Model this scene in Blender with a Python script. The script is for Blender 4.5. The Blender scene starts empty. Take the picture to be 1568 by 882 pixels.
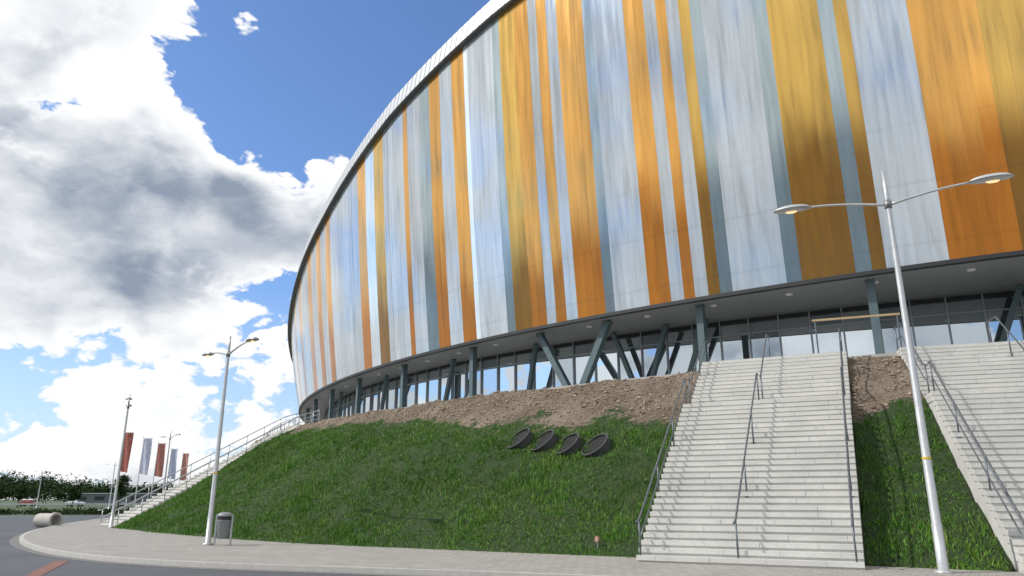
import bpy, math, random
import numpy as np
from mathutils import Vector, noise
random.seed(7); rng=np.random.default_rng(7)
scn=bpy.context.scene
COL=scn.collection
CX,CY=60.6,103.5
R0=86.8; RT=88.4; ZS=10.8; ZP=6.7
rad=math.radians

# ---------------------------------------------------------------- helpers
def link(o,parent=None):
    COL.objects.link(o)
    if parent: o.parent=parent
    return o
def empty(name,loc=(0,0,0)):
    e=bpy.data.objects.new(name,None); e.location=loc; e.empty_display_size=.5
    return link(e)
class MB:
    def __init__(s): s.v=[];s.f=[];s.m=[];s.uv=[]
    def face(s,pts,m=0,uv=None):
        i=len(s.v); s.v+= [tuple(p) for p in pts]; s.f.append(tuple(range(i,i+len(pts)))); s.m.append(m)
        s.uv.append(uv if uv else [(0,0)]*len(pts))
    def addmesh(s,v,f,m=0):
        i=len(s.v); s.v+=[tuple(p) for p in v]
        for q in f:
            s.f.append(tuple(i+k for k in q)); s.m.append(m); s.uv.append([(0,0)]*len(q))
    def box(s,c,h,m=0,ax=None):
        c=Vector(c)
        if ax is None: ax=(Vector((1,0,0)),Vector((0,1,0)),Vector((0,0,1)))
        vs=[c+ax[0]*(h[0]*a)+ax[1]*(h[1]*b)+ax[2]*(h[2]*d) for d in(-1,1) for b in(-1,1) for a in(-1,1)]
        s.addmesh(vs,[(0,2,3,1),(4,5,7,6),(0,1,5,4),(2,6,7,3),(0,4,6,2),(1,3,7,5)],m)
    def beam(s,p0,p1,w,d,m=0,side=None):
        p0=Vector(p0);p1=Vector(p1);z=(p1-p0);L=z.length;z.normalize()
        if side is None: side=Vector((0,0,1)) if abs(z.z)<.9 else Vector((1,0,0))
        x=Vector(side)-z*z.dot(Vector(side)); x.normalize(); y=z.cross(x)
        s.box((p0+p1)/2,(w/2,d/2,L/2),m,(x,y,z))
    def tube(s,pts,rs,seg=8,m=0,cap=True):
        pts=[Vector(p) for p in pts]
        if not isinstance(rs,(list,tuple)): rs=[rs]*len(pts)
        vs=[];fs=[];n=len(pts)
        up=None
        for i,p in enumerate(pts):
            t=(pts[min(i+1,n-1)]-pts[max(i-1,0)]).normalized()
            if up is None: up=Vector((0,0,1)) if abs(t.z)<.8 else Vector((1,0,0))
            a=(up-t*t.dot(up)).normalized(); b=t.cross(a); up=a
            for k in range(seg):
                an=2*math.pi*k/seg; vs.append(p+(a*math.cos(an)+b*math.sin(an))*rs[i])
        for i in range(n-1):
            for k in range(seg):
                k2=(k+1)%seg; fs.append((i*seg+k,i*seg+k2,(i+1)*seg+k2,(i+1)*seg+k))
        if cap:
            fs.append(tuple(range(seg))[::-1]); fs.append(tuple((n-1)*seg+k for k in range(seg)))
        s.addmesh(vs,fs,m)
    def build(s,name,mats,parent=None,smooth=False,loc=None):
        me=bpy.data.meshes.new(name)
        vs=s.v
        if loc is not None: vs=[(a-loc[0],b-loc[1],c-loc[2]) for a,b,c in vs]
        me.from_pydata(vs,[],s.f)
        for mt in mats: me.materials.append(mt)
        me.polygons.foreach_set('material_index',s.m)
        uvl=me.uv_layers.new(name='UVMap')
        uvl.data.foreach_set('uv',[c for q in s.uv for p in q for c in p])
        if smooth: me.polygons.foreach_set('use_smooth',[True]*len(s.f))
        me.update()
        o=bpy.data.objects.new(name,me)
        if loc is not None and parent is None: o.location=loc
        return link(o,parent)

class NT:
    def __init__(s,nt): s.nt=nt; s.n=nt.nodes; s.l=nt.links
    def node(s,t,**k):
        n=s.n.new(t)
        for a,b in k.items(): setattr(n,a,b)
        return n
    def set(s,sock,v):
        if v is None: return
        if isinstance(v,bpy.types.NodeSocket): s.l.new(v,sock)
        else: sock.default_value=v
    def math(s,op,a,b=None,c=None,clamp=False):
        n=s.node('ShaderNodeMath',operation=op); n.use_clamp=clamp
        for i,v in enumerate((a,b,c)): s.set(n.inputs[i],v)
        return n.outputs[0]
    def vmath(s,op,a,b=None,scale=None):
        n=s.node('ShaderNodeVectorMath',operation=op)
        s.set(n.inputs[0],a); s.set(n.inputs[1],b)
        if scale is not None: s.set(n.inputs['Scale'],scale)
        return n.outputs['Value'] if op in('DOT_PRODUCT','DISTANCE','LENGTH') else n.outputs[0]
    def noise(s,vec,scale,detail=4,rough=.5,dist=0,out=0):
        n=s.node('ShaderNodeTexNoise'); s.set(n.inputs['Vector'],vec)
        n.inputs['Scale'].default_value=scale; n.inputs['Detail'].default_value=detail
        n.inputs['Roughness'].default_value=rough; n.inputs['Distortion'].default_value=dist
        return n.outputs[out]
    def mr(s,v,a,b,c=0,d=1,smooth=False):
        n=s.node('ShaderNodeMapRange')
        if smooth: n.interpolation_type='SMOOTHSTEP'
        s.set(n.inputs[0],v)
        for i,x in enumerate((a,b,c,d)): s.set(n.inputs[i+1],x)
        return n.outputs[0]
    def mix(s,f,a,b,blend='MIX'):
        n=s.node('ShaderNodeMix',data_type='RGBA',blend_type=blend)
        s.set(n.inputs[0],f)
        for sock,v in((n.inputs[6],a),(n.inputs[7],b)):
            if isinstance(v,tuple) and len(v)==3: v=v+(1,)
            s.set(sock,v)
        return n.outputs[2]
    def bump(s,h,strength=.5,dist=.02):
        n=s.node('ShaderNodeBump'); n.inputs['Strength'].default_value=strength
        n.inputs['Distance'].default_value=dist; s.set(n.inputs['Height'],h)
        return n.outputs[0]
def mat(name,fn=None,color=(.5,.5,.5),rough=.6,metal=0.,var=.12,nscale=3.,**kw):
    m=bpy.data.materials.new(name); m.use_nodes=True
    t=NT(m.node_tree); b=m.node_tree.nodes['Principled BSDF']
    b.inputs['Roughness'].default_value=rough; b.inputs['Metallic'].default_value=metal
    for k,v in kw.items(): b.inputs[k.replace('_',' ')].default_value=v
    if fn: fn(t,b)
    else:
        g=t.node('ShaderNodeNewGeometry').outputs['Position']
        n=t.noise(g,nscale,6,.6)
        f=t.mr(n,.3,.7,1-var,1+var)
        c=t.vmath('SCALE',tuple(color),None,f)
        t.l.new(c,b.inputs['Base Color'])
        t.l.new(t.mr(n,.3,.7,max(rough-.08,.02),min(rough+.1,1)),b.inputs['Roughness'])
    return m

# ---------------------------------------------------------------- materials
steel=mat('galvanised_steel',color=(.42,.44,.45),rough=.42,metal=.6)
polemat=mat('pole_paint',color=(.50,.51,.51),rough=.38,metal=.45,var=.08)
railmat=mat('handrail_steel',color=(.13,.15,.17),rough=.4,metal=.5)
colmat=mat('column_paint',color=(.075,.115,.125),rough=.45,var=.1)
soffitmat=mat('soffit_panel',color=(.22,.235,.24),rough=.5)
blackmat=mat('dark_trim',color=(.018,.02,.022),rough=.5)
eavemat=mat('eaves_grey',color=(.13,.14,.145),rough=.5)
whitemat=mat('white_paint',color=(.75,.76,.76),rough=.4,var=.05)
rubber=mat('rubber',color=(.02,.02,.02),rough=.8)

def asphalt_fn(t,b):
    g=t.node('ShaderNodeNewGeometry').outputs['Position']
    a=t.noise(g,.25,5,.6); c=t.noise(g,40,3,.6)
    col=t.mix(t.mr(a,.35,.65),(.048,.054,.062),(.085,.09,.10))
    col=t.mix(t.mr(c,.3,.7,0,.5),col,(.12,.125,.135))
    t.l.new(col,b.inputs['Base Color']); t.l.new(t.bump(c,.5,.01),b.inputs['Normal'])
asphalt=mat('asphalt',asphalt_fn,rough=.75)
def paver_fn(t,b):
    g=t.node('ShaderNodeNewGeometry').outputs['Position']
    mp=t.node('ShaderNodeMapping'); mp.inputs['Rotation'].default_value=(0,0,rad(33)); t.l.new(g,mp.inputs[0])
    br=t.node('ShaderNodeTexBrick'); t.l.new(mp.outputs[0],br.inputs['Vector'])
    br.inputs['Scale'].default_value=1; br.inputs['Brick Width'].default_value=.3; br.inputs['Row Height'].default_value=.3
    br.inputs['Mortar Size'].default_value=.008; br.inputs['Color1'].default_value=(.36,.34,.31,1); br.inputs['Color2'].default_value=(.29,.28,.255,1)
    br.inputs['Mortar'].default_value=(.13,.12,.11,1)
    n=t.noise(g,.8,6,.65)
    col=t.mix(t.mr(n,.35,.7,0,.45),br.outputs[0],(.22,.21,.19))
    t.l.new(col,b.inputs['Base Color']); t.l.new(t.bump(br.outputs[1],-.3,.01),b.inputs['Normal'])
paver=mat('paving_slabs',paver_fn,rough=.8)
def conc_fn(t,b):
    g=t.node('ShaderNodeNewGeometry').outputs['Position']
    a=t.noise(g,.9,6,.65); c=t.noise(g,9,5,.7)
    ri=t.node('ShaderNodeNewGeometry').outputs['Random Per Island']
    col=t.mix(t.mr(a,.35,.7),(.62,.61,.575),(.50,.495,.465))
    col=t.mix(t.mr(c,.5,.78,0,.5),col,(.38,.37,.345))
    col=t.mix(t.mr(ri,0,1,0,.35),col,(.46,.455,.43))
    t.l.new(col,b.inputs['Base Color']); t.l.new(t.bump(c,.4,.01),b.inputs['Normal'])
concrete=mat('concrete',conc_fn,rough=.85)
def ground_fn(t,b):
    g=t.node('ShaderNodeNewGeometry').outputs['Position']
    a=t.noise(g,.02,6,.6); c=t.noise(g,1.5,5,.6)
    col=t.mix(t.mr(a,.35,.65),(.05,.085,.022),(.085,.11,.035))
    col=t.mix(t.mr(c,.4,.7,0,.5),col,(.03,.05,.015))
    t.l.new(col,b.inputs['Base Color'])
groundmat=mat('meadow',ground_fn,rough=.9)
def mound_fn(t,b):
    g=t.node('ShaderNodeNewGeometry').outputs['Position']
    at=t.node('ShaderNodeAttribute'); at.attribute_name='dirt'
    d=at.outputs['Fac']
    n=t.noise(g,1.3,8,.7); n2=t.noise(g,6,9,.75); n3=t.noise(g,.35,4,.5); n4=t.noise(g,2.0,6,.7)
    f=t.math('ADD',d,t.mr(n,.3,.7,-.35,.35)); f=t.mr(f,.42,.58,0,1,True)
    dirt=t.mix(t.mr(n2,.36,.64),(.08,.06,.042),(.32,.25,.18))
    dirt=t.mix(t.mr(n3,.42,.65,0,.6),dirt,(.38,.315,.235))
    dirt=t.mix(t.mr(n4,.5,.66,0,.6),dirt,(.12,.09,.062))
    gr=t.mix(t.mr(n2,.3,.7),(.020,.048,.010),(.055,.10,.022))
    t.l.new(t.mix(f,gr,dirt),b.inputs['Base Color'])
    t.l.new(t.bump(t.math('ADD',n2,n4),1.0,.20),b.inputs['Normal'])
moundmat=mat('embankment_soil_and_grass',mound_fn,rough=.95)
def blade_fn(t,b):
    ge=t.node('ShaderNodeNewGeometry'); ri=ge.outputs['Random Per Island']; g=ge.outputs['Position']
    n=t.noise(g,.45,5,.6); n2=t.noise(g,.22,4,.6)
    c=t.mix(ri,(.042,.132,.011),(.115,.275,.026))
    c=t.mix(t.mr(n,.42,.68,0,.6),c,(.175,.275,.04))
    c=t.mix(t.mr(n2,.42,.62,0,.5),c,(.032,.095,.012))
    c=t.mix(t.mr(ri,.96,.98),c,(.25,.24,.09))
    t.l.new(c,b.inputs['Base Color'])
blademat=mat('grass_blade',blade_fn,rough=.55,Specular_IOR_Level=.25)
def stone_fn(t,b):
    ge=t.node('ShaderNodeNewGeometry'); ri=ge.outputs['Random Per Island']
    c=t.mix(ri,(.11,.082,.058),(.38,.31,.23)); t.l.new(c,b.inputs['Base Color'])
stonemat=mat('clods',stone_fn,rough=.95)
def leaf_fn(t,b):
    ge=t.node('ShaderNodeNewGeometry'); ri=ge.outputs['Random Per Island']
    c=t.mix(ri,(.014,.028,.009),(.052,.085,.028)); t.l.new(c,b.inputs['Base Color'])
leafmat=mat('foliage',leaf_fn,rough=.8,Specular_IOR_Level=.1)
bark=mat('bark',color=(.08,.06,.045),rough=.9)

def facade(name,up,low,seam=.20,ior=1.75,rough=.11,metal=.60,z0=14.2,z1=18.8):
    def fn(t,b):
        ge=t.node('ShaderNodeNewGeometry'); g=ge.outputs['Position']; ri=ge.outputs['Random Per Island']
        uv=t.node('ShaderNodeUVMap').outputs[0]
        sx=t.node('ShaderNodeSeparateXYZ'); t.l.new(uv,sx.inputs[0]); u,v=sx.outputs[0],sx.outputs[1]
        sg=t.node('ShaderNodeSeparateXYZ'); t.l.new(g,sg.inputs[0]); z=sg.outputs[2]
        sn=t.noise(t.vmath('MULTIPLY',g,(1.8,1.8,.004)),1.8,4,.55)
        st2=t.noise(t.vmath('MULTIPLY',g,(.12,.12,.10)),1.0,2,.5)
        big=t.noise(g,.09,3,.5)
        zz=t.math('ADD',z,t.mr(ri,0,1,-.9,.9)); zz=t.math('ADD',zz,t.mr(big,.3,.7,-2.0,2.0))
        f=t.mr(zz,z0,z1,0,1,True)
        c=t.mix(f,low,up)  # dark reflection and dim interior of the lower facade painted into base colour
        c=t.mix(t.mr(ri,0,1,0,.5),c,t.vmath('SCALE',c,None,.58))
        c=t.mix(t.mr(sn,.42,.62,0,.45),c,t.vmath('SCALE',c,None,1.35))
        c=t.mix(t.mr(sn,.42,.32,0,.35),c,t.vmath('SCALE',c,None,.6))
        c=t.mix(t.mr(st2,.42,.64,0,.35),c,t.vmath('SCALE',c,None,.60))
        w=t.math('FRACT',t.math('MULTIPLY',u,6.0)); web=t.mr(t.math('ABSOLUTE',t.math('SUBTRACT',w,.5)),.40,.5,0,.15)
        c=t.mix(web,c,t.vmath('SCALE',c,None,.5))
        j=t.mr(t.math('ABSOLUTE',t.math('SUBTRACT',u,.5)),.475,.495,0,seam)
        c=t.mix(j,c,t.vmath('SCALE',c,None,.45))
        hz=t.math('FRACT',t.math('DIVIDE',v,2.6)); gi=t.mr(t.math('ABSOLUTE',t.math('SUBTRACT',hz,.5)),.02,.035,.14,0)
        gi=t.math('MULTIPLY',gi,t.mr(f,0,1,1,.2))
        c=t.mix(gi,c,t.vmath('SCALE',c,None,.5))
        t.l.new(c,b.inputs['Base Color'])
        t.l.new(t.mr(sn,.3,.7,rough-.04,rough+.07),b.inputs['Roughness'])
        t.l.new(t.bump(t.noise(t.vmath('MULTIPLY',g,(1,1,.006)),3.0,2,.5),.22,.03),b.inputs['Normal'])
        b.inputs['IOR'].default_value=ior
    return mat(name,fn,metal=metal)
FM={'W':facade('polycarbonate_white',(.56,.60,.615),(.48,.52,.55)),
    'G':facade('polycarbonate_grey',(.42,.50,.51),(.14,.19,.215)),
    'P':facade('polycarbonate_highlight',(.82,.90,.92),(.64,.72,.76)),  # pale blue gloss highlight painted as strips of lighter sheet
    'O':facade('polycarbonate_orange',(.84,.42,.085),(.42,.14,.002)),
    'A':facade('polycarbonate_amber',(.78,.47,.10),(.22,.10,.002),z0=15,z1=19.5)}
FK=list(FM)

def fascia_fn(t,b):
    uv=t.node('ShaderNodeUVMap').outputs[0]
    sx=t.node('ShaderNodeSeparateXYZ'); t.l.new(uv,sx.inputs[0]); u=sx.outputs[0]
    w=t.math('FRACT',u); j=t.mr(t.math('ABSOLUTE',t.math('SUBTRACT',w,.5)),.36,.44,0,.85)
    c=t.mix(j,(.55,.57,.59),(.13,.14,.15)); t.l.new(c,b.inputs['Base Color'])
fascia=mat('roof_edge_sheet',fascia_fn,rough=.45,metal=.2)
roofmat=mat('roof_membrane',color=(.45,.46,.47),rough=.7)
def glass_fn(t,b):
    ge=t.node('ShaderNodeNewGeometry'); ri=ge.outputs['Random Per Island']
    c=t.mix(ri,(.36,.42,.47),(.70,.76,.80)); t.l.new(c,b.inputs['Base Color'])
    b.inputs['IOR'].default_value=1.6
glass=mat('window_glass',glass_fn,rough=.015,metal=.92)
mullmat=mat('mullion_aluminium',color=(.30,.32,.34),rough=.4,metal=.4)
backmat=mat('leak_backing_grey',color=(.35,.36,.37),rough=.7)

# ---------------------------------------------------------------- building
def P(beta,r,z):
    b=rad(beta); return Vector((CX-math.sin(b)*r,CY-math.cos(b)*r,z))
TB=[-180,-90,-40,-10,10,25,35,44.4,51.8,60.2,64.9,72.9,80,95,120,180]
TZ=[22,30,35,37,37,36.0,34.6,32.4,30.1,26.4,24.7,21.4,19.4,17.5,18,22]
def ztop(b): return float(np.interp(b,TB,TZ))
def ztf(b): return ztop(b)-1.5
arena=empty('sports_arena',(CX,CY,0))
def bld(mb,name,mats,smooth=False):
    mb.v=[(a-CX,b-CY,c) for a,b,c in mb.v]
    return mb.build(name,mats,arena,smooth)

bounds=[(28.07,'O'),(29.7,'W'),(31.2,'A'),(31.56,'G'),(31.98,'A'),(33.42,'G'),(33.85,'W'),(35.46,'G'),(35.85,'A'),(36.23,'W'),(36.67,'O'),(37.04,'W'),(37.49,'O'),(38.26,'W'),(39.57,'G'),(39.94,'O'),(41.11,'W'),(41.6,'O'),(42.07,'W'),(42.5,'O'),(43.23,'A'),(44.06,'G'),(44.47,'W'),(46.0,'P'),(46.25,'O'),(47.07,'W'),(47.92,'O'),(48.7,'G'),(49.5,'W'),(50.49,'O'),(50.87,'W'),(52.74,'A'),(53.7,'P'),(54.63,'O'),(55.54,'W'),(59.56,'O'),(60.4,'W'),(61.4,'O'),(62.3,'W'),(63.5,'O'),(64.6,'W'),(66.8,'O'),(67.6,'W'),(69.5,'A'),(70.3,'W'),(73,'O'),(73.8,'W')]
b=73.8; k=0
while b<150:
    b+=random.choice([.6,.9,1.5,2.2]); k+=1; bounds.append((b,'OWAWOG'[k%6]))
pre=[(-30,'W')]; b=-30; k=0
while b<26.2:
    b+=random.choice([.5,1.0,1.6,1.4]); k+=1
    if b<27.2: pre.append((b,'OWAGWO'[k%6]))
pre=[p for p in pre if p[0]<26.4]+[(26.6,'A')]
bounds=pre+bounds
fb=MB()
for (b0,k0),(b1,_) in zip(bounds[:-1],bounds[1:]):
    n=max(1,round((b1-b0)/.42)); 
    for i in range(n):
        ba=b0+(b1-b0)*i/n; bb=b0+(b1-b0)*(i+1)/n
        ja,jb=random.uniform(-.004,.004),random.uniform(-.004,.004)
        nz=4
        za,zb=ztf(ba),ztf(bb)
        i0=len(fb.v)
        for q in range(nz+1):
            f=q/nz; bulge=.12*math.sin(math.pi*f)
            r=R0+(RT-R0)*f+bulge
            fb.v.append(tuple(P(ba,r+ja,ZS+(za-ZS)*f))); fb.v.append(tuple(P(bb,r+jb,ZS+(zb-ZS)*f)))
        for q in range(nz):
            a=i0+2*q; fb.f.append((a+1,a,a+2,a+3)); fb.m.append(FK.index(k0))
            v0=ZS+(za-ZS)*q/nz; v1=ZS+(za-ZS)*(q+1)/nz
            fb.uv.append([(1,v0),(0,v0),(0,v1),(1,v1)])
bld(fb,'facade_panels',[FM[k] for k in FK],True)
rb=MB(); step=.75
bs=list(np.arange(-180,180,step))
fa=MB()
def RGf(b): return float(np.interp(b,[28,40,50,60],[80.6,82.2,83.4,84.0]))
for ba in bs:
    bb=ba+step
    za,zb=ztf(ba),ztf(bb); ta,tb=ztop(ba),ztop(bb)
    ri=R0-.12
    rb.face([P(bb,ri,ZS),P(ba,ri,ZS),P(ba,RT-.12,za),P(bb,RT-.12,zb)],3)  # backing skin added behind the panels to stop light leaks
    rb.face([P(ba,RT-.35,za),P(bb,RT-.35,zb),P(bb,RT+.32,zb+.02),P(ba,RT+.32,za+.02)],1)
    rb.face([P(ba,RT+.32,za+.02),P(bb,RT+.32,zb+.02),P(bb,RT+.35,zb+.13),P(ba,RT+.35,za+.13)],0)
    u0=(ba+180)/.375; u1=(bb+180)/.375
    fa.face([P(ba,RT+.34,za+.13),P(bb,RT+.34,zb+.13),P(bb,RT+.15,tb),P(ba,RT+.15,ta)],0,[(u0,0),(u1,0),(u1,1),(u0,1)])
    fa.face([P(ba,RT+.15,ta),P(bb,RT+.15,tb),P(bb,RT-1.2,tb+.2),P(ba,RT-1.2,ta+.2)],0,[(u0,0),(u1,0),(u1,1),(u0,1)])
    fa.face([P(ba,RT-1.2,ta+.2),P(bb,RT-1.2,tb+.2),P(bb,50,32),P(ba,50,32)],1)
    fa.face([P(ba,50,32),P(bb,50,32),(CX,CY,36)],1)
    rb.face([P(ba,R0+.10,ZS-.12),P(bb,R0+.10,ZS-.12),P(bb,R0+.10,ZS+.05),P(ba,R0+.10,ZS+.05)],0)
    rb.face([P(ba,R0+.10,ZS+.05),P(bb,R0+.10,ZS+.05),P(bb,R0-.1,ZS+.05),P(ba,R0-.1,ZS+.05)],0)
    rb.face([P(ba,R0+.10,ZS-.12),P(bb,R0+.10,ZS-.12),P(bb,R0-.2,ZS-.12),P(ba,R0-.2,ZS-.12)],0)
    rb.face([P(ba,R0-.2,ZS-.12),P(bb,R0-.2,ZS-.12),P(bb,79.5,ZS-.05),P(ba,79.5,ZS-.05)],2)
bld(rb,'eaves_and_soffit',[blackmat,eavemat,soffitmat,backmat])
bld(fa,'roof',[fascia,roofmat])
dl=MB()
for bq in np.arange(10,75,2.4):
    for r in (85.6,):
        c=P(bq,r,ZS-.115); dl.tube([c,c-Vector((0,0,.05))],.16,12)
bld(dl,'downlights',[whitemat])
gl=MB(); mu=MB()
gs=1.05
def Z(p,z): return Vector((p.x,p.y,z))
for bq in np.arange(-30,150,gs):
    ra,rb2=RGf(bq),RGf(bq+gs)
    a,b2=P(bq,ra+random.uniform(-.012,.012),0),P(bq+gs,rb2+random.uniform(-.012,.012),0)
    gl.face([Z(b2,ZP),Z(a,ZP),Z(a,9.9),Z(b2,9.9)])
    gl.face([Z(b2,9.9),Z(a,9.9),Z(a,ZS-.05),Z(b2,ZS-.05)])
    o=P(bq,ra+.06,0); n=(P(bq,1,0)-P(bq,0,0)).normalized()
    mu.beam(Z(o,ZP),Z(o,ZS-.07),.12,.07,0,n)
    o2=P(bq+gs,rb2+.06,0)
    mu.beam(Z(o,9.92),Z(o2,9.92),.06,.08,0); mu.beam(Z(o,ZS-.2),Z(o2,ZS-.2),.2,.08,1); mu.beam(Z(o,ZP+.12),Z(o2,ZP+.12),.2,.1,0)
bld(gl,'glazing',[glass]); bld(mu,'mullions',[mullmat,blackmat])
co=MB()
def colm(b0,b1,r0=86.0,r1=86.0,w=.34,d=.34,z0=ZP):
    p0=P(b0,r0,z0);p1=P(b1,r1,ZS-.12); n=(P(b0,1,0)-P(b0,0,0)).normalized()
    co.beam(p0,p1,d,w,0,n)
for bq in (16.5,21.6,26.7,31.7,36.75,47.1,52.4,57.5,62.2,67.0,72,77,82,87,92): colm(bq,bq)
colm(41.75,43.35); colm(41.6,40.2,85.98,85.98,.36,.36)
for bq in (38.6,51.0,29.0,57,64.0):
    r=RGf(bq)+.7; colm(bq+.0,bq-1.2,r,r+.3,.26,.26)
for b0_,b1_ in ((40.2,41.2),(45.6,44.8),(40.0,38.9)):
    r=RGf(b0_)+.75; colm(b0_,b1_,r,r+.3,.25,.25)
bld(co,'columns',[colmat])
pl=MB(); RPL=90.4
for ba in bs:
    bb=ba+step
    pl.face([P(ba,RPL,ZP),P(bb,RPL,ZP),P(bb,70,ZP),P(ba,70,ZP)])
    pl.face([P(ba,RPL,ZP),P(bb,RPL,ZP),P(bb,RPL,-.1),P(ba,RPL,-.1)])
plconc=mat('plinth_concrete',color=(.38,.37,.345),rough=.85)
bld(pl,'plinth',[plconc])
ba_=MB()
for bq in np.arange(55.8,85,1.0):
    p=P(bq,89.9,ZP);q=P(bq+1,89.9,ZP)
    ba_.tube([p,p+Vector((0,0,1.05))],.03,6)
    for h in (1.05,.75,.45,.15): ba_.tube([p+Vector((0,0,h)),q+Vector((0,0,h))],.03 if h>1 else .014,6)
bld(ba_,'balustrade',[steel])

# ---------------------------------------------------------------- stairs
class Stair: pass
def mkstair(name,bl,tl,width,n,landing=None,z0=.1,z1=ZP+.03,ext=2.6,blk=1.3):
    bl=Vector((bl[0],bl[1],0)); tl=Vector((tl[0],tl[1],0))
    s=Stair(); s.o=bl; s.s=(tl-bl).normalized(); s.w=Vector((s.s.y,-s.s.x,0)); s.W=width; s.L=(tl-bl).length
    s.z0=z0; s.z1=z1
    lw=.9 if landing else 0
    tr=(s.L-lw)/(n); rz=(z1-z0)/n
    mb=MB()
    x=0
    edges=[]
    for i in range(n):
        nx=x+tr+(lw if (landing and i==landing) else 0)
        if i==n-1: nx=x+tr+ext
        edges.append((x,nx,z0+rz*i,z0+rz*(i+1)))
        x=nx
    s.edges=edges
    def q(a,b,z): return bl+s.s*a+s.w*b+Vector((0,0,z))
    for (xa,xb,za,zb) in edges:
        off=random.uniform(0,blk); cuts=[0]; c=off
        while c<width-.25:
            if c>.25: cuts.append(c)
            c+=blk
        cuts.append(width)
        for ca,cb in zip(cuts[:-1],cuts[1:]):
            g=.003; jx=random.uniform(-.006,.006); jz=random.uniform(-.004,.002)
            mb.box(q((xa-.02+xb+.03)/2+jx,(ca+cb)/2,zb-.055+jz),((cb-ca)/2-g,(xb-xa+.05)/2,.055),0,(s.w,s.s,Vector((0,0,1))))
        mb.box(q(xb/2+xa/2+.02,width/2,(za-.1+zb-.112)/2),((width)/2-.01,(xb-xa)/2,(zb-.112-za+.1)/2),0,(s.w,s.s,Vector((0,0,1))))
        if za-.13>.0:
            mb.box(q(xb/2+xa/2+.02,width/2,(za-.102)/2-.05),((width)/2-.03,(xb-xa)/2,(za-.102)/2+.05),0,(s.w,s.s,Vector((0,0,1))))
    mb.build(name,[concrete])
    s.q=q
    def zat(x):
        if x<0: return z0
        for (xa,xb,za,zb) in edges:
            if x<xb: return za+(zb-za)*min(1,(x-xa)/min(tr,xb-xa))
        return z1
    s.zat=zat
    return s
def rail(name,st,b,spans,mid=False,h=.95,rr=.027,seg=6,mt=None,post=2.4):
    mb=MB()
    for (x0,x1) in spans:
        n=max(1,round((x1-x0)/post))
        for i in range(n+1):
            x=x0+(x1-x0)*i/n; z=st.zat(x); p=st.q(x,b,z)
            top=p+Vector((0,0,h)); mb.tube([p-Vector((0,0,.05)),top],rr*.9,seg)
            mb.tube([p,p+Vector((0,0,.02))],.06,8)
        m=12; line=[st.q(x0+(x1-x0)*i/m,b,st.zat(x0+(x1-x0)*i/m)+h) for i in range(m+1)]
        a=line[0]; c=line[-1]
        line=[a-st.s*.28-Vector((0,0,.06))]+[a]+line[1:-1]+[c]+[c+st.s*.25]
        mb.tube(line,rr,seg)
        if mid:
            line=[st.q(x0+(x1-x0)*i/m,b,st.zat(x0+(x1-x0)*i/m)+h*.5) for i in range(m+1)]; mb.tube(line,rr*.7,seg)
    return mb.build(name,[mt or railmat],None,True)
st1=mkstair('entrance_stairs',(3.09,19.4),(7.49,28.5),5.15,39,26)
st2=mkstair('entrance_stairs',(10.55,16.05),(13.7,25.6),13.0,39,26)
st3=mkstair('side_stairs',(-24.0,45.0),(-16.2,54.4),2.3,39,None,ext=1.5)
rail('stair_handrail',st1,.08,[(.1,6.3),(7.0,10.9)],True)
rail('stair_handrail',st1,2.45,[(.1,6.3),(7.3,10.6)])
rail('stair_handrail',st1,5.0,[(.1,6.3),(7.0,11.0)],True)
rail('stair_handrail',st2,.12,[(.1,6.3),(7.0,11.0)],True)
rail('stair_handrail',st2,3.1,[(.1,6.3),(7.3,10.9)])
rail('stair_handrail',st2,6.1,[(.1,6.3),(7.3,10.9)])
rail('stair_handrail',st3,.08,[(.0,12.6)],True,rr=.03,mt=steel,post=1.3)
rail('stair_handrail',st3,2.2,[(.0,12.6)],True,rr=.03,mt=steel,post=1.3)

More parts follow.
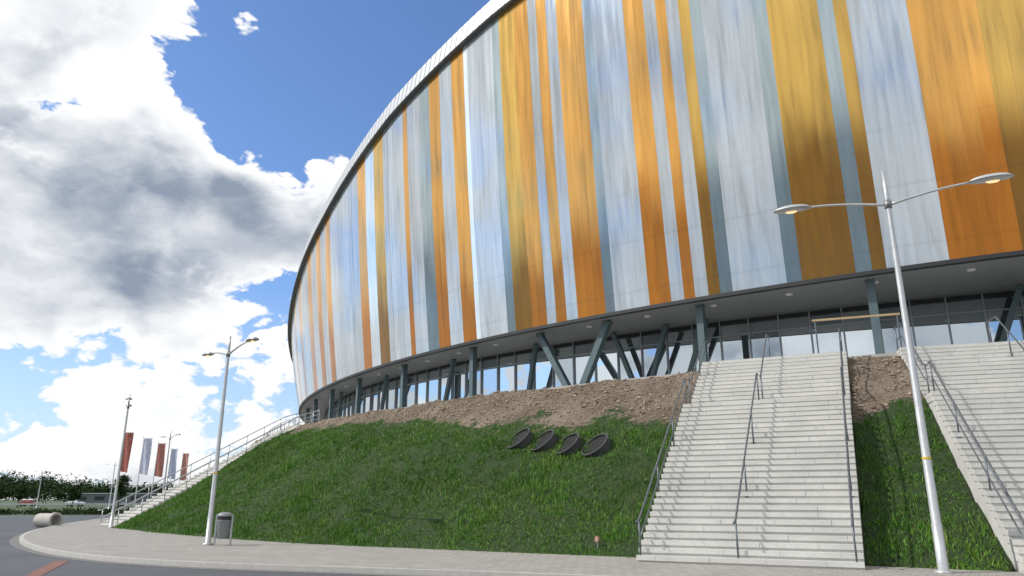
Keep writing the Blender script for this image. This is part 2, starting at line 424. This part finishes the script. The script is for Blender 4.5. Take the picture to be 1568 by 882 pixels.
# ---------------------------------------------------------------- embankment
RFB=[20,31,34,38,42,54,56.0,58.5,80]; RFV=[100.0,100.2,100.6,101.4,102.4,102.7,102.0,95.5,94.5]
def rfoot(b): return float(np.interp(b,RFB,RFV))
def rcrest(b): return float(np.interp(b,[20,31,34,40,80],[90.8,90.8,91.0,91.3,91.2]))
def infoot(x,y,m):
    for s in (st1,st2,st3):
        d=Vector((x,y,0))-s.o; a=d.dot(s.s); c=d.dot(s.w)
        if -m<c<s.W+m and -.2<a<s.L+2.4: return True
    return False
B0,B1=17.0,80.0; NB=430; RA,RB=88.0,103.6; NR=78
gz=np.zeros((NB+1,NR+1)); gd=np.zeros((NB+1,NR+1)); verts=[]
for i in range(NB+1):
    bq=B0+(B1-B0)*i/NB; rf=rfoot(bq); rc=rcrest(bq)
    for j in range(NR+1):
        r=RA+(RB-RA)*j/NR; p=P(bq,r,0)
        t=(rf-r)/(rf-rc); 
        nz=noise.fractal(Vector((p.x*.35,p.y*.35,1)),1,2,4)
        n2=noise.noise(Vector((p.x*1.7,p.y*1.7,5)))
        tt=max(0,min(1,t)); z=(ZP-.16)*(tt+.035*math.sin(2*math.pi*(tt))*-1)
        w=min(1,max(0,min(t,1.25-t)*6))
        z+=w*(nz*.12+n2*.03)
        wid=float(np.interp(bq,[20,30,33,36,38,41,44,48,52,57,80],[3.6,3.6,3.4,3.5,3.5,3.4,2.7,2.1,1.6,1.2,1.0]))+nz*1.5
        d=1/(1+math.exp((r-rc-wid)*2.0))
        if r>rf-.5: d=max(d,.22+.2*nz)
        z+= w*d*(noise.noise(Vector((p.x*3.1,p.y*3.1,9)))*.10+noise.noise(Vector((p.x*1.1,p.y*1.1,19)))*.12)
        if t<=0: z=.02 if t>-.05 else -.15
        if t>1.0: z=min(z,ZP+.06); 
        if r<90.0: z=ZP-.3
        gz[i,j]=z; gd[i,j]=d
        zz=z-1.2 if infoot(p.x,p.y,-.18) else z
        verts.append((p.x,p.y,zz))
faces=[(i*(NR+1)+j,i*(NR+1)+j+1,(i+1)*(NR+1)+j+1,(i+1)*(NR+1)+j) for i in range(NB) for j in range(NR)]
me=bpy.data.meshes.new('grass_embankment'); me.from_pydata(verts,[],faces)
at=me.attributes.new('dirt','FLOAT','POINT'); at.data.foreach_set('value',gd.reshape(-1).astype(np.float32))
me.materials.append(moundmat); me.polygons.foreach_set('use_smooth',[True]*len(faces)); me.update()
link(bpy.data.objects.new('grass_embankment',me))
def sample(bq,r,G):
    fi=(bq-B0)/(B1-B0)*NB; fj=(r-RA)/(RB-RA)*NR
    i=np.clip(fi.astype(int),0,NB-1); j=np.clip(fj.astype(int),0,NR-1); a=fi-i; c=fj-j
    return G[i,j]*(1-a)*(1-c)+G[i+1,j]*a*(1-c)+G[i,j+1]*(1-a)*c+G[i+1,j+1]*a*c
def mask_foot(x,y,m):
    k=np.zeros(len(x),bool)
    for s in (st1,st2,st3):
        dx=x-s.o.x; dy=y-s.o.y; a=dx*s.s.x+dy*s.s.y; c=dx*s.w.x+dy*s.w.y
        k|=(c>-m)&(c<s.W+m)&(a>-.2)&(a<s.L+2.4)
    return k
def tri_mesh(name,V,mt,per=3):
    n=len(V)//per
    me=bpy.data.meshes.new(name)
    me.vertices.add(len(V)); me.vertices.foreach_set('co',V.astype(np.float32).reshape(-1))
    me.loops.add(len(V)); me.loops.foreach_set('vertex_index',np.arange(len(V),dtype=np.int32))
    me.polygons.add(n); me.polygons.foreach_set('loop_start',np.arange(n,dtype=np.int32)*per)
    try: me.polygons.foreach_set('loop_total',np.full(n,per,dtype=np.int32))
    except Exception: pass
    me.materials.append(mt); me.update(calc_edges=True); me.validate()
    return link(bpy.data.objects.new(name,me))
NBL=420000; NTF=28000
tb=rng.uniform(24,66,NTF); tr_=rng.uniform(90.9,102.9,NTF)
idx=rng.integers(0,NTF,NBL)
bb=tb[idx]+rng.normal(0,.06,NBL); rr=tr_[idx]+rng.normal(0,.10,NBL)
hm=(rng.uniform(.45,1.2,NTF)+1.2*(rng.random(NTF)>.965))[idx]
rf=np.interp(bb,RFB,RFV)
x=CX-np.sin(np.radians(bb))*rr; y=CY-np.cos(np.radians(bb))*rr
d=sample(bb,rr,gd); keep=(rr<rf+.12)&(rr>90.8)&(rng.random(NBL)>np.clip(d*2.4-.35,0,.985))&~mask_foot(x,y,.03)
x,y,bb,rr,hm,d=x[keep],y[keep],bb[keep],rr[keep],hm[keep],d[keep]
z=sample(bb,rr,gz); n=len(x)
pn=np.array([noise.noise(Vector((a*.4,b_*.4,3))) for a,b_ in zip(x,y)])
h=rng.uniform(.05,.16,n)*hm*(1+.9*pn)*np.where(d>.4,.6,1); an=rng.uniform(0,math.pi,n); w=rng.uniform(.010,.022,n)
lx=rng.normal(0,.06,n); ly=rng.normal(0,.06,n)
V=np.zeros((n,3,3))
V[:,0]=np.stack([x-np.cos(an)*w,y-np.sin(an)*w,z-.02],1); V[:,1]=np.stack([x+np.cos(an)*w,y+np.sin(an)*w,z-.02],1)
V[:,2]=np.stack([x+lx,y+ly,z+h],1)
tri_mesh('grass',V.reshape(-1,3),blademat)
NC=17000; bb=rng.uniform(26,66,NC); rr=rng.uniform(90.8,97,NC)
x=CX-np.sin(np.radians(bb))*rr; y=CY-np.cos(np.radians(bb))*rr; d=sample(bb,rr,gd)
k=(d>.45)&~mask_foot(x,y,.05); x,y,bb,rr=x[k],y[k],bb[k],rr[k]; z=sample(bb,rr,gz)
cl=MB()
octf=[(0,2,4),(2,1,4),(1,3,4),(3,0,4),(2,0,5),(1,2,5),(3,1,5),(0,3,5)]
for a,b_,c in zip(x,y,z):
    s=.02+.07*random.random()**3
    ov=[(s,0,0),(-s,0,0),(0,s,0),(0,-s,0),(0,0,s),(0,0,-s)]
    cl.addmesh([(a+p[0]*random.uniform(.6,1.5),b_+p[1]*random.uniform(.6,1.5),c+p[2]*random.uniform(.5,1.1)+.01) for p in ov],octf)
cl.build('soil_clods',[stonemat])

# ---------------------------------------------------------------- ground, road, pavement
g=MB(); S=5000
g.face([(-S,-S,-.03),(S,-S,-.03),(S,S,-.03),(-S,S,-.03)]); g.build('ground',[groundmat])
rd=MB()
rd.face([(-75,-60,0),(70,-60,0),(70,60,0),(-10,70,0),(-40,82,0),(-75,78,0)]); rd.build('asphalt_road',[asphalt])
rd=MB(); rd.face([(-400,178,0),(-20,186,0),(-20,196,0),(-400,192,0)]); rd.build('far_road',[asphalt])
kp=[(-36,72),(-33.5,63),(-29.5,51.7),(-24.6,40.0),(-20.2,31.8),(-15.7,25.6),(-11.8,21.7),(-7.9,19.3),(-4.0,17.9),(.3,16.4),(8,13.4),(18,10),(32,6),(50,2)]
def catmull(pts,n=10):
    out=[]; pp=[pts[0]]+pts+[pts[-1]]
    for i in range(1,len(pp)-2):
        p0,p1,p2,p3=[np.array(q,float) for q in pp[i-1:i+3]]
        for k in range(n):
            t=k/n; out.append(tuple(.5*((2*p1)+(-p0+p2)*t+(2*p0-5*p1+4*p2-p3)*t*t+(-p0+3*p1-3*p2+p3)*t**3)))
    out.append(tuple(pts[-1])); return out
kc=catmull(kp)
PV=.115
pv=MB(); kb=MB()
def nrm(i):
    a=Vector(kc[max(i-1,0)]); b_=Vector(kc[min(i+1,len(kc)-1)]); t=(b_-a).normalized(); return Vector((-t.y,t.x))
def inner(p):
    v=Vector((p[0]-CX,p[1]-CY)); v.normalize(); return (CX+v.x*99.0,CY+v.y*99.0)
for i in range(len(kc)-1):
    a,b_=Vector(kc[i]),Vector(kc[i+1]); na,nb_=nrm(i),nrm(i+1)
    if na.dot(Vector((CX,CY))-a)<0: na=-na
    if nb_.dot(Vector((CX,CY))-b_)<0: nb_=-nb_
    a2=a+na*.16; b2=b_+nb_*.16
    ia,ib=inner(kc[i]),inner(kc[i+1])
    pv.face([(a2.x,a2.y,PV),(b2.x,b2.y,PV),(ib[0],ib[1],PV),(ia[0],ia[1],PV)])
    kb.face([(a.x,a.y,PV+.006),(b_.x,b_.y,PV+.006),(b2.x,b2.y,PV+.006),(a2.x,a2.y,PV+.006)])
    kb.face([(a.x,a.y,-.01),(b_.x,b_.y,-.01),(b_.x,b_.y,PV+.006),(a.x,a.y,PV+.006)])
    c1=a-na*.02; c2=b_-nb_*.02; d1=a-na*.32; d2=b_-nb_*.32
    kb.face([(d1.x,d1.y,.005),(d2.x,d2.y,.005),(c2.x,c2.y,.005),(c1.x,c1.y,.005)],1)
pv.build('pavement',[paver])
gut=mat('gutter_brick',color=(.16,.155,.15),rough=.85,nscale=9)
kerbm=mat('kerb_concrete',color=(.42,.41,.38),rough=.85,nscale=6)
kb.build('kerb',[kerbm,gut])
redb=mat('red_clinker',color=(.20,.09,.072),rough=.85,var=.35,nscale=12)
rs=MB(); rs.face([(-12.3,21.0,.009),(-12.0,21.22,.009),(-9.85,16.2,.009),(-8.35,10,.009),(-8.7,9.9,.009),(-10.2,16.2,.009)]); rs.build('red_brick_strip',[redb])

# ---------------------------------------------------------------- lamps
lens=mat('lamp_lens',color=(.42,.42,.41),rough=.12,var=.03)
lens_glint=bpy.data.materials.new('lamp_lens_glint'); lens_glint.use_nodes=True
bs_=lens_glint.node_tree.nodes['Principled BSDF']; bs_.inputs['Base Color'].default_value=(.8,.6,.35,1)
bs_.inputs['Emission Color'].default_value=(1,.68,.35,1); bs_.inputs['Emission Strength'].default_value=1.0  # small glow stands in for the warm reflection in the lens
lab=mat('label_yellow',color=(.6,.4,.03))
def lamp(x,y,zb,ztp,zarm,dirv,L1=2.1,r=.09,hs=1.0,name='street_lamp'):
    e=empty(name,(x,y,zb)); H=ztp-zb; A=zarm-zb
    mb=MB(); mb.tube([(0,0,0),(0,0,.05),(0,0,.06),(0,0,1.0),(0,0,1.02),(0,0,A),(0,0,H)],[r*2,r*2,r*1.15,r*1.1,r*1.0,r*.55,r*.42],14)
    mb.build('pole',[polemat],e,True)
    mb=MB(); mb.tube([(0,0,2.35),(0,0,2.40)],r*1.0,14); mb.build('label_band',[lab],e)
    d=Vector((dirv[0],dirv[1],0)).normalized(); pr=Vector((-d.y,d.x,0))
    for sg,nm in((1,'a'),(-1,'b')):
        mb=MB(); pts=[]
        for i in range(9):
            t=i/8; pts.append(d*(sg*L1*.82*t)+Vector((0,0,A-.22+.26*math.sin(t*1.5)-.06)))
        mb.tube(pts,[.035-.012*i/8 for i in range(9)],8)
        mb.tube([(0,0,A-.36),(0,0,A-.16)],r*.85,12)
        mb.build('arm_'+nm,[polemat],e,True)
        end=pts[-1]; mb=MB(); le=.36*hs; n=16; m=7
        c=end+d*(sg*(le*.85))
        def sh(th,ph,top):
            u=math.cos(th); ln=le*(1.0 if u*sg>0 else 1.15)
            rr_=math.cos(ph)
            return c+d*(u*rr_*ln)+pr*(math.sin(th)*rr_*.17*hs)+Vector((0,0,math.sin(ph)*(.10*hs if top else -.045*hs)))
        for top in(True,False):
            vs=[];fs=[]
            for i in range(m+1):
                for k in range(n): vs.append(sh(2*math.pi*k/n,math.pi/2*i/m,top))
            for i in range(m):
                for k in range(n): fs.append((i*n+k,i*n+(k+1)%n,(i+1)*n+(k+1)%n,(i+1)*n+k))
            mb.addmesh(vs,fs,0 if top else 1)
        rim=[c+d*(math.cos(2*math.pi*k/20)*le*(1.02 if math.cos(2*math.pi*k/20)*sg>0 else 1.17))+pr*(math.sin(2*math.pi*k/20)*.175*hs) for k in range(21)]
        mb.tube(rim,.012,6,0)
        mb.tube([end-d*(sg*.02),end+d*(sg*.22)],[.03,.055],8,0)
        bc_=c-Vector((0,0,.047*hs)); mb.tube([bc_-d*(.12*hs),bc_-d*(.06*hs),bc_+d*(.06*hs),bc_+d*(.12*hs)],[.015,.045,.045,.015],8,2)
        mb.build('luminaire_'+nm,[polemat,lens,lens_glint],e,True)
    return e
lamp(9.13,16.6,.1,9.37,8.75,(-.88,.42),2.25,.095,1.15)
lamp(-10.33,26.4,PV,7.35,6.95,(-.7,.72),1.95,.085,.95)
lamp(-21.9,42.2,PV,7.4,6.95,(-.45,.9),1.7,.08,.95)
lamp(-29.7,65,0,7.4,6.95,(-.7,.7),1.7,.08,.95)
lamp(-93,150,0,7.4,6.95,(-.9,.3),1.7,.09,1)
lamp(-62,118,0,7.4,6.95,(-.9,.3),1.7,.09,1)

# ---------------------------------------------------------------- litter bin
e=empty('litter_bin',(-9.75,26.15,PV))
mb=MB(); 
def ring(rx,ry,z,n=20): return [(rx*math.cos(2*math.pi*k/n),ry*math.sin(2*math.pi*k/n),z) for k in range(n)]
def loft(mb,rings,m=0,cap=True):
    n=len(rings[0]); vs=[p for r_ in rings for p in r_]; fs=[(i*n+k,i*n+(k+1)%n,(i+1)*n+(k+1)%n,(i+1)*n+k) for i in range(len(rings)-1) for k in range(n)]
    if cap: fs+=[tuple(range(n))[::-1],tuple((len(rings)-1)*n+k for k in range(n))]
    mb.addmesh(vs,fs,m)
loft(mb,[ring(.17,.15,.22),ring(.20,.17,.26),ring(.23,.20,.80),ring(.24,.21,.82)])
mb.build('body',[mat('bin_grey',color=(.20,.215,.22),rough=.5,metal=.2)],e,True)
mb=MB(); loft(mb,[ring(.21,.18,.822),ring(.20,.17,.93)],0); mb.build('opening',[blackmat],e)
mb=MB(); loft(mb,[ring(.25,.22,.932),ring(.26,.23,.96),ring(.22,.19,1.03),ring(.10,.09,1.07)],0); mb.build('hood',[mat('bin_hood',color=(.24,.25,.26),rough=.45)],e,True)
mb=MB(); mb.beam((.27,0,0),(.27,0,1.0),.05,.05); mb.beam((-.27,0,0),(-.27,0,1.0),.05,.05); mb.beam((-.27,0,.5),(.27,0,.5),.04,.04); mb.beam((-.27,0,.96),(.27,0,.96),.03,.03); mb.build('frame',[steel],e)

# ---------------------------------------------------------------- concrete pipe (hollow, lying)
mb=MB(); a=Vector((-27.9,46.3,.40)); d_=Vector((.93,-.36,0)).normalized(); n=24
pr=Vector((-d_.y,d_.x,0)); vs=[];fs=[]
secs=[(-.7,.40),(.45,.40),(.5,.46),(.72,.46),(.72,.33),(-.7,.33)]
for (t,r) in secs:
    for k in range(n):
        an=2*math.pi*k/n; vs.append(a+d_*t+pr*(math.cos(an)*r)+Vector((0,0,math.sin(an)*r)))
m=len(secs)
for i in range(m):
    for k in range(n): fs.append((i*n+k,i*n+(k+1)%n,((i+1)%m)*n+(k+1)%n,((i+1)%m)*n+k))
mb.addmesh(vs,fs); mb.build('concrete_pipe',[mat('pipe_concrete',color=(.42,.40,.37),rough=.85)],None)

# ---------------------------------------------------------------- vent pipes in the embankment
def slope_pt(bq,r,dz=0):
    zz=float(sample(np.array([bq]),np.array([r]),gz)[0]); return P(bq,r,zz+dz)
pm1=mat('pipe_plastic',color=(.05,.05,.053),rough=.5); pm2=mat('pipe_inside',color=(.010,.010,.011),rough=.8)
for bq,r in ((39.0,95.85),(38.3,95.9),(37.6,96.0),(36.85,96.1)):
    c=slope_pt(bq,r,.12)
    nrm_=Vector((-.60,-.36,.72)).normalized()
    tx=Vector((0,0,1)).cross(nrm_).normalized(); ty=nrm_.cross(tx)
    mb=MB(); n=28; vs=[];fs=[]; secs=[(-.9,.53),(.04,.53),(.04,.57),(.08,.57),(.08,.52),(.0,.52)]
    for (t,r_) in secs:
        for k in range(n):
            an=2*math.pi*k/n; vs.append(nrm_*t+tx*(math.cos(an)*r_)+ty*(math.sin(an)*r_))
    for i in range(len(secs)-1):
        for k in range(n): fs.append((i*n+k,i*n+(k+1)%n,(i+1)*n+(k+1)%n,(i+1)*n+k))
    mb.addmesh(vs,fs,0)
    mb.addmesh([nrm_*.005+tx*(math.cos(2*math.pi*k/n)*.52)+ty*(math.sin(2*math.pi*k/n)*.52) for k in range(n)],[tuple(range(n))],1)
    for q in range(-4,5):
        hw=math.sqrt(.51**2-(q*.11)**2)
        mb.beam(nrm_*.03+ty*(q*.11)-tx*hw,nrm_*.03+ty*(q*.11)+tx*hw,.01,.01,0,nrm_)
    o=mb.build('ventilation_pipe',[pm1,pm2],None); o.location=c
c=slope_pt(math.degrees(math.atan2(CX-2.4,CY-21.8)),math.hypot(CX-2.4,CY-21.8))
e=empty('warning_sign',c)
mb=MB(); mb.tube([(0,0,-.1),(0,0,.26)],.012,6); mb.build('stake',[steel],e)
ddc=Vector((0,0,.22)); dd=Vector((-.75,-.6,.2)).normalized(); t_=Vector((.62,-.78,0))
mb=MB(); mb.tube([ddc+dd*.02,ddc+dd*.03],.085,20); sred=mat('sign_red',color=(.32,.10,.07),rough=.5); mb.build('disc',[sred],e)
mb=MB(); mb.tube([ddc+dd*.031,ddc+dd*.036],.055,20); mb.build('face',[mat('sign_white',color=(.36,.33,.30))],e)
mb=MB(); mb.beam(ddc+dd*.04-t_*.04-Vector((0,0,.04)),ddc+dd*.04+t_*.04+Vector((0,0,.04)),.02,.006); mb.build('slash',[sred],e)

# ---------------------------------------------------------------- timber barrier
e=empty('timber_barrier',(12.6,26.2,ZP))
mb=MB(); w_=Vector((.93,-.36,0))
wood=mat('light_wood',color=(.42,.30,.17),rough=.6)
mb.beam(w_*-1.5+Vector((0,0,1.32)),w_*1.45+Vector((0,0,1.32)),.07,.07); mb.build('bar',[wood],e)
mb=MB()
for t in(-1.4,1.35): mb.tube([w_*t+Vector((0,0,-.2)),w_*t+Vector((0,0,1.28))],.03,8)
mb.build('posts',[railmat],e)

# ---------------------------------------------------------------- banners
bc=[(.36,.10,.075),(.60,.62,.72),(.42,.16,.12),(.45,.50,.66),(.46,.21,.16)]
ba2=[(.42,.17,.14),(.40,.45,.70),(.46,.22,.19),(.6,.6,.7),(.55,.32,.25)]
bp=[(-31.2,60),(-32.5,66),(-34,72),(-36.3,80),(-38.5,88)]
def flag_mat(name,c,alt):
    def fn(t,b):
        uv=t.node('ShaderNodeUVMap').outputs[0]
        n=t.noise(t.vmath('MULTIPLY',uv,(5,9,1)),1.0,3,.6)
        co=t.mix(t.mr(n,.52,.60),c,alt); t.l.new(co,b.inputs['Base Color'])
    return mat(name,fn,rough=.7)
for i,(c,(x,y)) in enumerate(zip(bc,bp)):
    e=empty('banner_flag',(x,y,0))
    mb=MB(); mb.tube([(0,0,0),(0,0,6.85)],[.06,.035],10); mb.tube([(0,0,6.85),(0,0,6.93)],[.05,.03],8); 
    mb.build('pole',[whitemat],e,True)
    mb=MB(); nx,nz=6,10; 
    for a in range(nx):
        for q in range(nz):
            pts=[];uv=[]
            for (da,dq) in((0,0),(1,0),(1,1),(0,1)):
                u=(a+da)/nx; v=(q+dq)/nz
                pts.append((.05+u*.72,.10*math.sin(u*5+v*3+i)*u,3.75+v*3.0-.12*u*(1-v))); uv.append((u,v))
            mb.face(pts,0,uv)
    mb.build('banner',[flag_mat('banner_cloth_%d'%i,c,ba2[i])],e,True)
    mb=MB(); mb.tube([(0,0,6.78),(.8,0,6.78)],.018,6); mb.build('top_arm',[steel],e)

# ---------------------------------------------------------------- far vegetation
def leafcloud(V,cx,cy,cz,rx,ry,rz,n,s):
    u=rng.normal(size=(n,3)); u/=np.linalg.norm(u,axis=1)[:,None]; u*=rng.uniform(.35,1.05,(n,1))
    c=np.array([cx,cy,cz])+u*np.array([rx,ry,rz])
    for k in range(3): V.append(c+rng.normal(0,s,(n,3)))
def stack(V):
    tri=[]
    for i in range(0,len(V),3): tri.append(np.stack(V[i:i+3],1).reshape(-1,3))
    return np.concatenate(tri)
def tree(x,y,h,w,name='deciduous_tree'):
    e=empty(name,(x,y,0)); mb=MB()
    mb.tube([(0,0,0),(0,0,h*.3),(.1,0,h*.6),(0,0,h*.9)],[.03*h,.022*h,.012*h,.004*h],8)
    for i in range(7):
        a=i*2.4; z=h*(.28+.08*i); mb.tube([(0,0,z),(math.cos(a)*w*.3,math.sin(a)*w*.3,z+h*.12)],[.01*h,.003*h],5)
    mb.build('trunk_and_limbs',[bark],e)
    V=[]
    for i in range(16):
        a=random.uniform(0,6.28); rr_=w*.5*random.uniform(.1,.8); z=h*random.uniform(.35,.9); k=1-abs(z/h-.55)
        leafcloud(V,math.cos(a)*rr_*k,math.sin(a)*rr_*k,z,w*.22,w*.22,h*.11,160,.12)
    o=tri_mesh('crown',stack(V),leafmat); o.parent=e
V=[]
for i in range(470):
    an=rng.uniform(0,2*math.pi); D=rng.uniform(280,340)
    if i<280:
        x=rng.uniform(-290,-60); y=300+rng.uniform(-10,40)
    else: x=math.sin(an)*D*1.2; y=math.cos(an)*D*1.2
    h=rng.uniform(5.5,9.5); 
    if i<280 and -235<x<-200: h=rng.uniform(11,15)
    if i<280 and -200<=x<-175: h=rng.uniform(8,12)
    w=h*rng.uniform(.6,1.1)
    for k in range(4):
        leafcloud(V,x+rng.normal(0,w*.3),y+rng.normal(0,2),h*rng.uniform(.3,.72),w*.42,w*.4,h*.26,80,.36)
tri_mesh('distant_tree_line',stack(V),leafmat)
V=[]
for i in range(600):
    x=rng.uniform(-110,-30); y=86+(x+75)*.05+rng.uniform(-3,6)
    leafcloud(V,x,y,.2,1.2,1.2,rng.uniform(.2,.65),40,.10)
tri_mesh('shrub_belt',stack(V),leafmat)
tree(-75,146,6.2,4.0); tree(-86,150,4.8,3.2); tree(-100,155,4.5,3)
mb=MB()
for i in range(50):
    x=-130+i*2.2; mb.beam((x,150,0),(x,150,.9),.1,.1)
mb.beam((-130,149.9,.75),(-22,149.9,.75),.32,.05); mb.build('guard_rail',[steel])
def car(x,y,rot,c):
    e=empty('parked_car',(x,y,0)); e.rotation_euler=(0,0,rot)
    prof=[(-2.1,.35),(-2.12,.75),(-1.95,.95),(-1.55,1.0),(-1.0,1.42),(.35,1.46),(1.05,1.02),(1.85,.88),(2.1,.7),(2.12,.35)]
    mb=MB(); vs=[]
    for s,wd in((-1,.85),(1,.85)):
        for (px,pz) in prof: vs.append((px,s*(wd-(.14 if pz>1.1 else 0)),pz))
    n=len(prof); fs=[tuple(range(n))[::-1],tuple(range(n,2*n))]+[(i,(i+1)%n,n+(i+1)%n,n+i) for i in range(n)]
    mb.addmesh(vs,fs); mb.build('body',[mat('car_paint',color=c,rough=.3,var=.03)],e)
    mb=MB()
    for s in(-1,1): mb.face([(-1.35,s*.80,1.02),(.85,s*.80,1.02),(.3,s*.745,1.38),(-.95,s*.745,1.38)])
    mb.face([(1.08,-.6,1.04),(1.08,.6,1.04),(.42,.6,1.44),(.42,-.6,1.44)]); mb.build('windows',[blackmat],e)
    mb=MB()
    for wx in(-1.3,1.3):
        for s in(-1,1): mb.tube([(wx,s*.68,.32),(wx,s*.88,.32)],.32,16)
    mb.build('wheels',[rubber],e)
car(-106,186,.05,(.75,.76,.78)); car(-96,186,.05,(.08,.1,.14)); car(-118,187,.05,(.3,.05,.04)); car(-84,187,.05,(.5,.52,.55))
e=empty('warehouse',(-128,262,0)); mb=MB(); mb.box((0,0,1.7),(20,8,1.7)); mb.build('walls',[mat('cladding',color=(.13,.145,.16),rough=.6)],e)
mb=MB(); mb.box((0,0,3.55),(20.4,8.4,.14)); mb.build('roof_edge',[mat('roof_trim',color=(.40,.41,.42))],e)
mb=MB()
for i in range(6): mb.box((-15+i*6,-8.06,2.0),(1.6,.04,.6))
mb.build('windows',[blackmat],e)

# ---------------------------------------------------------------- sky
w=bpy.data.worlds.new('World'); scn.world=w; w.use_nodes=True
t=NT(w.node_tree); bg=w.node_tree.nodes['Background']; bg.inputs[1].default_value=.1
sunv=Vector((-.73,-.10,.68)).normalized()
el=math.asin(sunv.z); az=math.atan2(sunv.x,sunv.y)
sky=t.node('ShaderNodeTexSky'); sky.sky_type='NISHITA'; sky.sun_disc=False; sky.sun_elevation=el; sky.sun_rotation=az%(2*math.pi)
sky.air_density=1.0; sky.dust_density=.6; sky.ozone_density=2.0
tc=t.node('ShaderNodeTexCoord').outputs['Generated']
d=t.vmath('NORMALIZE',tc)
sp=t.node('ShaderNodeSeparateXYZ'); t.l.new(d,sp.inputs[0]); dx_,dy_,dz=sp.outputs
q=t.vmath('ADD',t.vmath('MULTIPLY',d,(1,1,1.7)),(3.1,1.7,.4))
wv=t.node('ShaderNodeTexNoise'); t.l.new(q,wv.inputs['Vector']); wv.inputs['Scale'].default_value=9; wv.inputs['Detail'].default_value=4
q=t.vmath('ADD',q,t.vmath('SCALE',t.vmath('SUBTRACT',wv.outputs[1],(.5,.5,.5)),None,.06))
def billow(qv,n=4):
    s=None; sc=8.0; wt=1.0
    for i in range(n):
        a=t.math('SUBTRACT',t.noise(qv,sc,0,.5),.5)
        a=t.math('SQRT',t.math('ADD',t.math('MULTIPLY',a,a),.0012)); a=t.math('MULTIPLY',a,wt)
        s=a if s is None else t.math('ADD',s,a); sc*=2.05; wt*=.58
    return s
B1_=billow(q,5)
n1=t.noise(q,3.9,7,.58)
nup=t.noise(t.vmath('ADD',q,(-.03,0,.085)),3.9,8,.55)
ng=t.noise(q,7,7,.6)
def blob(x,y,r,amt):
    X=x-784; v=441-y; D=Vector((X,1082-.2765*v,311.3+.961*v)).normalized()
    dp=t.vmath('DOT_PRODUCT',d,tuple(D))
    return t.mr(dp,math.cos(rad(r)),1-.2*(1-math.cos(rad(r))),0,amt,True)
bias=None
for bl in [(500,90,12,-.26),(690,10,14,-.30),(400,190,5,-.14),(270,120,3.5,-.09),(155,130,3,-.12),(60,190,16,.13),(250,310,9,.13),(440,310,6,.18),(60,430,9,.09),(400,480,8,.08),(50,560,4,-.06),(150,500,3,-.09),(340,545,4,-.03),(190,20,8,.12),(330,0,3.5,.10)]:
    v_=blob(*bl); bias=v_ if bias is None else t.math('ADD',bias,v_)
low=t.mr(dz,.0,.12,.05,0)
base=t.math('ADD',t.math('ADD',bias,low),t.mr(dy_,.2,-.4,0,.05))
det=t.math('MULTIPLY',t.math('SUBTRACT',B1_,.21),.75)
dens0=t.math('ADD',t.math('ADD',n1,base),det)
cov=t.mr(dens0,.485,.545,0,1,True)
up=t.math('ADD',t.math('ADD',nup,base),t.math('MULTIPLY',det,.18))
under=t.mr(up,.53,.86,0,1,True)
gm=t.mr(ng,.35,.65,.72,1.12)
shade=t.math('MULTIPLY',under,gm)
edge=t.mr(dens0,.52,.66,.35,1,True)
shade=t.math('MULTIPLY',shade,edge)
band=t.mr(dz,.62,.38,.22,1.0,True)
shade=t.math('MULTIPLY',shade,band,clamp=True)
cc=t.mix(shade,(10.3,10.4,10.5),(2.9,3.5,4.5))
skyc=t.mix(1.0,sky.outputs[0],(1.25,1.5,1.85),'MULTIPLY')
hz=t.mr(dz,0,.26,.68,0)
skyc=t.mix(hz,skyc,(6.8,8.0,9.3))
t.l.new(t.mix(cov,skyc,cc),bg.inputs[0])

sun=bpy.data.lights.new('sun','SUN'); sun.energy=3.5; sun.angle=rad(.6); sun.color=(1,.95,.87)
so=bpy.data.objects.new('sun',sun); link(so); so.rotation_euler=sunv.to_track_quat('Z','Y').to_euler()

cam=bpy.data.cameras.new('camera'); co_=bpy.data.objects.new('camera',cam); link(co_)
co_.location=(0,0,1.6); co_.rotation_euler=(rad(90+16.05),0,0); cam.lens=25.85; cam.sensor_width=36; cam.clip_end=12000; cam.clip_start=.05
scn.camera=co_
scn.view_settings.view_transform='Standard'; scn.view_settings.look='None'; scn.view_settings.exposure=0
